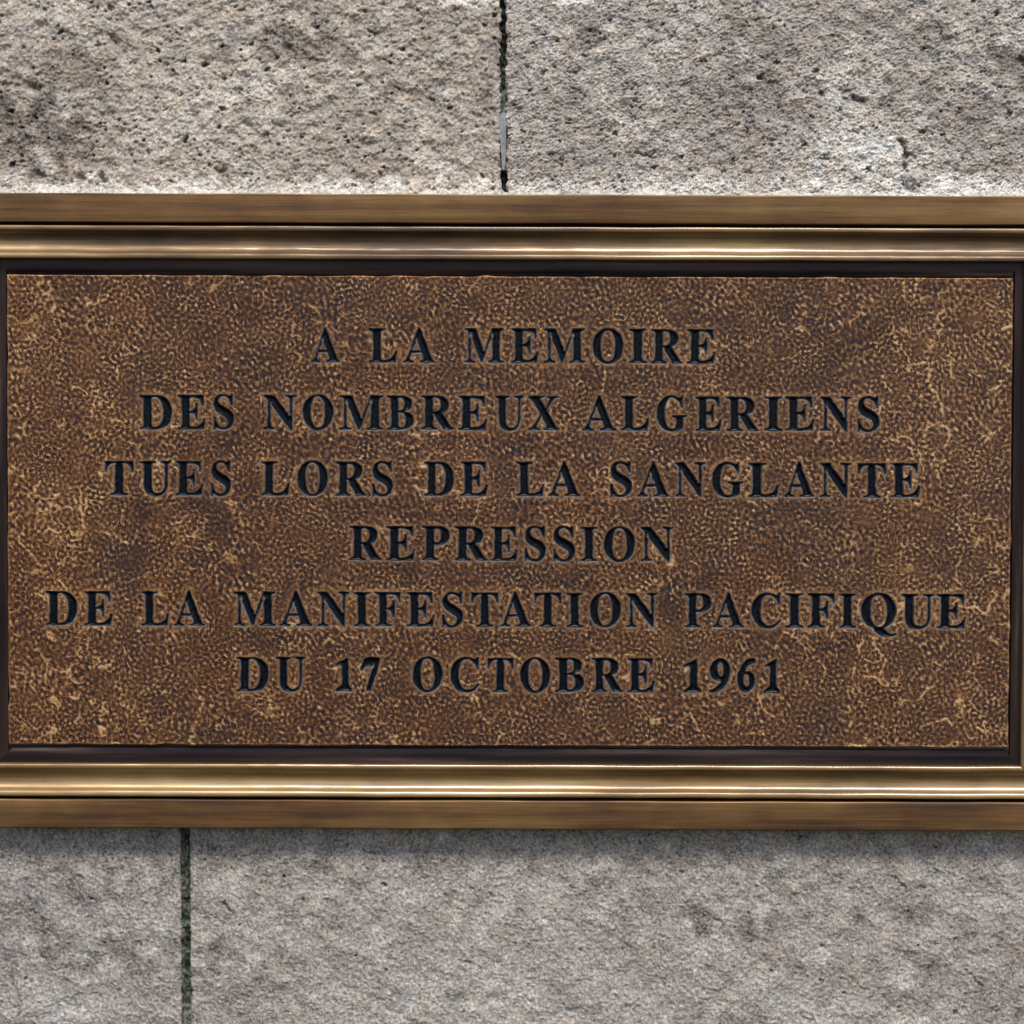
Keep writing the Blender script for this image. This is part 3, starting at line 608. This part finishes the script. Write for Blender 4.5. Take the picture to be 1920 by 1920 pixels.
# veins (casting ridges): zero lines of a broad warped field, only in patches
vf = samp(r3, wx, wz); vmask = sstep(0.15, 1.0, samp(r6, X + 30, Z))
ex = np.minimum(X - PX0, PX1 - X); ez = np.minimum(Z - PZ0, PZ1 - Z)
side = 1 - sstep(140, 420, ex); low = 1 - sstep(60, 190, Z - PZ0)
vmask = np.clip(vmask * 0.8 + 0.9 * side * sstep(-0.5, 0.5, samp(r8, X, Z)) + 0.75 * low * sstep(-0.4, 0.6, samp(r7, X, Z + 90)), 0, 1)
def lines(g, fx, fz, k):
    e_ = 2.0; v0 = samp(g, fx, fz)
    gr = np.hypot(samp(g, fx + e_, fz) - v0, samp(g, fx, fz + e_) - v0) / e_ + 1e-5
    return np.exp(-(np.abs(v0) / gr / k) ** 2)
jx_, jz_ = X + 6 * samp(r4, X, Z) + 0.9 * samp(r5, X, Z), Z + 6 * samp(r4, X + 400, Z + 300) + 0.9 * samp(r5, X + 500, Z)
brk = sstep(-0.25, 0.5, samp(r2, X * .55, Z * .55) * 0.5 + samp(r4, X + 90, Z))
vein = lines(r3, jx_, jz_, 2.2) * vmask * brk
vein = np.maximum(vein, lines(r4, jx_ * .75, jz_ * .75, 1.4) * vmask * 0.85 * sstep(-0.3, 0.8, samp(r3, X + 77, Z)) * sstep(-0.2, 0.5, samp(r4, X + 200, Z + 90)))
# ridges that can be followed one by one in the photograph
PATHS = [
 (2.4, [(1757, 676), (1741, 688)]), (2.6, [(1745, 694), (1741, 715), (1748, 730), (1758, 741), (1766, 762), (1767, 780)]),
 (2.6, [(1728, 808), (1745, 798), (1765, 797), (1778, 805), (1780, 822), (1770, 840)]), (2.0, [(1736, 806), (1733, 826), (1737, 848)]),
 (2.2, [(1748, 852), (1757, 878), (1761, 900)]), (2.4, [(1868, 676), (1885, 688), (1893, 697)]),
 (2.2, [(1695, 528), (1696, 545), (1695, 560), (1702, 568), (1712, 566), (1716, 550), (1720, 535), (1718, 527)]),
 (2.0, [(1697, 545), (1704, 549), (1712, 545)]), (3.0, [(1720, 562), (1729, 560), (1735, 566)]),
 (2.2, [(1832, 1364), (1842, 1370), (1860, 1371), (1876, 1369), (1888, 1364)]),
 (2.2, [(1276, 1372), (1280, 1345), (1288, 1331), (1296, 1340), (1306, 1362), (1322, 1384)]), (2.0, [(1398, 1378), (1431, 1370), (1436, 1388)]),
 (2.4, [(75, 905), (66, 922), (50, 934)]), (2.2, [(112, 926), (98, 935), (82, 936)]), (2.4, [(98, 944), (88, 956), (70, 962)]),
 (2.8, [(138, 934), (148, 950), (155, 966), (153, 976), (158, 990), (151, 1004), (142, 1012)]), (2.0, [(164, 938), (159, 958), (155, 966)]),
 (2.4, [(180, 996), (204, 1002), (222, 1009), (240, 1020)]), (2.0, [(166, 1194), (164, 1212)]), (2.2, [(280, 1018), (290, 1010)]),
 (2.0, [(1655, 700), (1660, 722), (1672, 735)]), (2.2, [(1672, 598), (1680, 640), (1704, 672), (1706, 700)]),
 (2.0, [(1665, 823), (1690, 830), (1708, 842), (1725, 842)]), (2.2, [(1840, 795), (1860, 812), (1846, 830), (1880, 800)]),
 (2.0, [(1530, 1230), (1548, 1255), (1542, 1280)]), (2.0, [(1640, 1212), (1662, 1240), (1650, 1262), (1668, 1290)]),
 (2.0, [(1420, 1300), (1430, 1330), (1452, 1345)]), (2.2, [(1590, 1320), (1600, 1350), (1590, 1372)]), (2.0, [(1470, 1185), (1500, 1200)]),
 (2.0, [(1135, 700), (1130, 735)]), (2.0, [(365, 1290), (380, 1320), (372, 1345)]), (2.0, [(460, 1320), (500, 1345), (540, 1338)]),
 (2.0, [(60, 1205), (90, 1245), (85, 1280)]), (2.2, [(30, 1010), (60, 1040), (75, 1062), (95, 1060)]),
]
ridge = np.zeros(len(vo))
for wd, path in PATHS:
    q = PA(path); q = densify(q, 6)[: -max(1, int(np.hypot(*(q[0] - q[-1])) / 6 + 0.999))] if False else q
    lo = q.min(0) - 10; hi = q.max(0) + 10
    m = np.where((X > lo[0]) & (X < hi[0]) & (Z > lo[1]) & (Z < hi[1]))[0]
    p = np.stack([X[m] + 0.95 * samp(r5, X[m], Z[m]), Z[m] + 0.95 * samp(r5, X[m] + 500, Z[m])], 1); best = np.full(len(m), 99.0)
    for a, b in zip(q[:-1], q[1:]):
        ab = b - a; t = np.clip(((p - a) @ ab) / (ab @ ab), 0, 1)
        best = np.minimum(best, np.hypot(*(p - (a + t[:, None] * ab)).T))
    wv_ = wd * np.clip(0.85 + 0.3 * samp(r2, X[m] + 60, Z[m]) + 0.15 * samp(r4, X[m], Z[m] + 40), 0.45, 1.5)
    ridge[m] = np.maximum(ridge[m], np.exp(-(best / wv_) ** 2) * np.clip(0.82 + 0.28 * samp(r5, X[m], Z[m]), 0.35, 1.1))
vein = np.maximum(vein, ridge)
edge = np.minimum(ex, ez)
lip = np.exp(-(dv / 3.6) ** 2)            # smooth raised lip round each letter
lip2 = np.exp(-(dv / 6.5) ** 2)
rim = np.exp(-(edge / 2.6) ** 2)
fine_ = fine * (1 - 0.85 * lip) * (1 - 0.75 * rim) * (1 - 0.6 * np.clip(vein, 0, 1))
relief = 0.34 * fine_ + 0.9 * vein * (1 - lip) + 0.40 * lip2 + 0.5 * rim
und = 0.16 * samp(r3, X, Z) + 0.5 * samp(r6, X, Z) + 0.06 * samp(r4, X, Z)
und *= sstep(0, 8, dv) * 0.6 + 0.4
h = HP + relief + und
h = np.where(dv < 0.01, HP + 0.40 + und, h)
patch = samp(r6, X * 1.3, Z * 1.3); patch2 = samp(r3, X + 200, Z + 20)
wear = 0.44 + 0.31 * fine_ + 0.55 * vein + 0.17 * lip2 + 0.22 * rim + 0.012 * patch + 0.02 * patch2 + 0.04 * side
for (px, py, rx, ry, amt) in [(245, 1030, 60, 50, -0.10), (590, 620, 120, 60, -0.04), (240, 1110, 40, 20, -0.08), (60, 620, 60, 120, 0.05),
                              (1800, 700, 80, 160, 0.03), (900, 560, 300, 40, 0.02), (100, 960, 90, 80, 0.06), (380, 900, 90, 120, -0.05), (1390, 1330, 160, 50, 0.03), (1600, 620, 120, 60, -0.03)]:
    cx, cz = P(px, py)
    r = np.sqrt(((X - cx) / rx) ** 2 + ((Z - cz) / ry) ** 2) + 0.25 * patch2
    wear += amt * (1 - sstep(0.3, 1.3, r))
hue = 0.55 - 0.45 * sstep(PX0, PX1, X) + 0.35 * (1 - sstep(PZ0, PZ1, Z)) - 0.1 + 0.12 * patch + 0.3 * (1 - sstep(0, 220, X - PX0))
# panel outline: slightly uneven, rounded corners
Xd = X.copy(); Zd = Z.copy()
wob = lambda s_: 0.4 * samp(r4, s_, s_ * 0 + 5) + 0.5 * samp(r3, s_, s_ * 0 + 9)
Zd = np.where(Z >= PZ1 - 1e-3, Z + wob(X), np.where(Z <= PZ0 + 1e-3, Z + 1.2 * wob(X + 600), Z))
Xd = np.where(X >= PX1 - 1e-3, X + wob(Z), np.where(X <= PX0 + 1e-3, X + wob(Z + 300), X))
# side walls of the panel
onb = (X <= PX0 + 1e-3) | (X >= PX1 - 1e-3) | (Z <= PZ0 + 1e-3) | (Z >= PZ1 - 1e-3)
bi = np.where(onb)[0]
ang = np.arctan2(Z[bi] / (PZ1 - PZ0), X[bi] / (PX1 - PX0)); bi = bi[np.argsort(ang)]
nb = len(bi); nv = len(vo)
Xa = np.concatenate([Xd, Xd[bi]]); Za = np.concatenate([Zd, Zd[bi]]); Ha = np.concatenate([h, np.full(nb, 12.0)])
wa = np.concatenate([wear, np.full(nb, 0.1)]); ha = np.concatenate([hue, np.full(nb, 0.3)])
k_ = np.arange(nb); k2 = (k_ + 1) % nb
st = np.concatenate([np.stack([bi, nv + k_, bi[k2]], 1), np.stack([bi[k2], nv + k_, nv + k2], 1)])
allf = np.concatenate([fo, st])
# orient all front faces to -Y
pa = np.stack([Xa, Za], 1)
a_, b_, c_ = pa[allf[:len(fo), 0]], pa[allf[:len(fo), 1]], pa[allf[:len(fo), 2]]
cr = (b_[:, 0] - a_[:, 0]) * (c_[:, 1] - a_[:, 1]) - (b_[:, 1] - a_[:, 1]) * (c_[:, 0] - a_[:, 0])
fl = np.where(cr < 0)[0]; allf[fl] = allf[fl][:, ::-1]
panel = link('inscription_panel', mesh('inscription_panel', W(Xa, Za, Ha), allf, True, dict(wear=np.clip(wa, 0, 1), hue=np.clip(ha, 0, 1))), plaque, M['panel'])

# ---- each engraved letter: its own trough below the panel's face
NAMES = {}
def und_at(x, z):
    return 0.40 + (0.16 * samp(r3, x, z) + 0.5 * samp(r6, x, z) + 0.06 * samp(r4, x, z)) * 0.4
for ch, loops in letters:
    al = np.concatenate(loops); lo = al.min(0); hi = al.max(0)
    g1 = np.arange(lo[0], hi[0], 1.6); g2 = np.arange(lo[1], hi[1], 1.6)
    A, B = np.meshgrid(g1, g2); A = A + (np.arange(len(g2))[:, None] % 2) * 0.8
    ip = np.stack([A.ravel(), B.ravel()], 1); ip = ip[inside(ip, loops)]
    dd = seg_dist(ip, loops) if len(ip) else np.zeros(0)
    ip = ip[dd > 0.55]; dd = dd[dd > 0.55]
    ps = [Vector(p) for p in al.tolist()] + [Vector(p) for p in ip.tolist()]
    ed = []; s0 = 0
    for l in loops:
        n = len(l); ed += [(s0 + k, s0 + (k + 1) % n) for k in range(n)]; s0 += n
    vv, _, ff, _, _, _ = delaunay_2d_cdt(ps, ed, [], 0, 1e-5)
    va = np.array([(q.x, q.y) for q in vv]); fa = np.array([t for t in ff if len(t) == 3])
    cc = va[fa].mean(1); fa = fa[inside(cc, loops)]
    da = np.concatenate([np.zeros(len(al)), dd])
    if len(va) != len(da): da = seg_dist(va, loops); da[da < 0.05] = 0
    dep = 6.4 * (1 - np.exp(-(da / 2.7) ** 1.5))
    wl = np.exp(-(da / 1.7) ** 2)
    hh_ = HP + und_at(va[:, 0], va[:, 1]) - dep + 0.04 * samp(r5, va[:, 0], va[:, 1]) * (da > 0.3)
    a_, b_, c_ = va[fa[:, 0]], va[fa[:, 1]], va[fa[:, 2]]
    cr = (b_[:, 0] - a_[:, 0]) * (c_[:, 1] - a_[:, 1]) - (b_[:, 1] - a_[:, 1]) * (c_[:, 0] - a_[:, 0])
    fl = cr < 0; fa[fl] = fa[fl][:, ::-1]
    nm = 'engraved_numeral' if ch in '1769' else 'engraved_letter'
    link(nm, mesh(nm, W(va[:, 0], va[:, 1], hh_), fa, True, dict(wall=wl)), panel, M['letter'])
# panel body behind the letters
slab('panel_backing', PX0 - 14, PX1 + 14, PZ0 - 14, PZ1 + 14, 4, 12.5, M['strip'], plaque)

# founder's mark, too worn to read, scratched near the lower right corner
def mark():
    co = []; fc = []
    strokes = [[(1831, 1391), (1831, 1396)], [(1831, 1391), (1834, 1392)], [(1834, 1392), (1832, 1394)], [(1837, 1393), (1837, 1396)], [(1840, 1393), (1842, 1396)],
               [(1845, 1392), (1845, 1396)], [(1847, 1395), (1849, 1395)], [(1853, 1391), (1857, 1391)], [(1855, 1391), (1855, 1396)], [(1860, 1391), (1860, 1396)], [(1860, 1391), (1863, 1391)], [(1860, 1394), (1863, 1394)]]
    for s_ in strokes:
        a, b = PA(s_); d = (b - a) / (np.hypot(*(b - a)) + 1e-6); n_ = np.array([-d[1], d[0]]) * 0.7
        k = len(co)
        for p, hh2 in ((a - n_, 0), (b - n_, 0), (b, 1.1), (a, 1.1), (b + n_, 0), (a + n_, 0)):
            co.append((p[0], p[1], HP + 0.7 + hh2))
        fc += [(k, k + 1, k + 2, k + 3), (k + 3, k + 2, k + 4, k + 5)]
    co = np.array(co)
    me = mesh('founder_mark', W(co[:, 0], co[:, 1], co[:, 2]), fc, False, dict(wear=np.full(len(co), 0.6), hue=np.full(len(co), 0.3)))
    o = link('founder_mark', me, panel, M['panel']); o['label'] = 'tiny worn maker mark at the lower right corner of the panel'
mark()

# ---- frame: mitred lengths of moulding; profile = (distance inwards from the outer edge, height above the wall)
def arc(cx, cy, r, a0, a1, n=6):
    return [(cx + r * math.cos(math.radians(a0 + (a1 - a0) * i / n)), cy + r * math.sin(math.radians(a0 + (a1 - a0) * i / n))) for i in range(n + 1)]
def smooth_profile(keys, n=5):
    k = np.array(keys, float); out = []
    for i in range(len(k) - 1):
        a = k[max(i - 1, 0)]; b = k[i]; c = k[i + 1]; d = k[min(i + 2, len(k) - 1)]
        for j in range(n):
            t = j / n
            out.append(tuple(0.5 * ((2 * b) + (-a + c) * t + (2 * a - 5 * b + 4 * c - d) * t * t + (-a + 3 * b - 3 * c + d) * t ** 3)))
    out.append(tuple(k[-1])); return out
# outer rectangle at the band's face
HB = 47.0
zt = P(960, 364.5, HB)[1]; zb = P(960, 1555.0, HB)[1]
zit = P(960, 487.5, 44)[1]; zib = P(960, 1434.5, 44)[1]
xir = P(1919.5, 960, 44)[0]; xil = P(-9, 960, 44)[0]
WT, WB = zt - zit, zib - zb
FX0, FX1 = xil - WT, xir + WB
print('frame widths', WT, WB)
def rail(name, mat, keys, side_, wseg=10.0, wob_amp=0.25, lab=None):
    """side_: 0 top, 1 bottom, 2 left, 3 right. local x runs along the rail, local z points outwards"""
    Wd = WT if side_ in (0, 2) else WB
    if side_ == 0: cx, cz, L, rot = (FX0 + FX1) / 2, zt, FX1 - FX0, 0
    if side_ == 1: cx, cz, L, rot = (FX0 + FX1) / 2, zb, FX1 - FX0, math.pi
    if side_ == 2: cx, cz, L, rot = FX0, (zt + zb) / 2, zt - zb, -math.pi / 2
    if side_ == 3: cx, cz, L, rot = FX1, (zt + zb) / 2, zt - zb, math.pi / 2
    ks = np.array(keys, float); u = ks[:, 0] * Wd / 123.0; hh = ks[:, 1]
    n = int(L / wseg); t = np.linspace(-1, 1, n + 1)
    Xl = t[:, None] * (L / 2 - u[None, :]); Zl = -np.repeat(u[None, :], n + 1, 0)
    sd = side_ * 211.0 + len(name) * 17
    Hl = hh[None, :] + wob_amp * samp(r3, Xl * 0.6 + sd, Xl * 0 + sd) * (hh[None, :] > 20) + 0.5 * wob_amp * samp(r4, Xl * .7 + sd, Zl * 1.0 + sd)
    Zl = Zl + wob_amp * 0.8 * samp(r6, Xl + sd, Xl * 0 + 3 * sd)
    m = len(u); idx = np.arange((n + 1) * m).reshape(n + 1, m)
    q = np.stack([idx[:-1, :-1], idx[:-1, 1:], idx[1:, 1:], idx[1:, :-1]], -1).reshape(-1, 4)
    co = W(Xl.ravel(), Zl.ravel(), Hl.ravel())
    me = mesh(name, co, q)
    o = link(name, me, plaque, mat)
    o.location = (cx * S, 0, cz * S); o.rotation_euler = (0, rot, 0)
    if lab: o['label'] = lab
    return o
band_p = [(0, 0), (0, 12), (0, 30), (0, HB - 1.6), (0.5, HB - .5), (1.6, HB), (3, HB), (14, HB + .2), (27, HB + .3), (40, HB + .2), (51.8, HB), (53.6, HB - .3), (54.6, HB - 1.4), (54.9, HB - 4), (54.9, 30), (55.0, 8), (61, 7), (64, 7)]
mo = smooth_profile([(60.5, 6), (60.6, 34), (60.8, 43.2), (61.8, 45.2), (65.0, 46.0), (69.0, 45.4), (72.0, 43.0), (75.5, 38.6), (80, 35.2), (86, 33.2), (92, 32.6), (98, 33.2), (104, 35.4), (108.5, 38.8), (112, 43.0), (115.0, 45.3), (119.0, 45.9), (122.0, 45.0), (123.0, 42.6), (123.1, 30), (123.1, 12)], 4)
def strip_profile(end):
    return [(120, 22.5), (123, 22.6), (130, 22.9), (138, 23.1), (end - 1.2, 23.0), (end - 0.3, 22.4), (end, 21), (end, 8)]
SN = ['top', 'bottom', 'left', 'right']
for s_ in range(4):
    rail('outer_band', M['band'], band_p, s_)
    rail('cove_moulding', M['mould_lit' if s_ == 1 else 'mould'], mo, s_)
    rail('inner_fillet', M['strip'], strip_profile((151.5, 152.6, 143.0, 141.5)[s_]), s_, wob_amp=0.15)
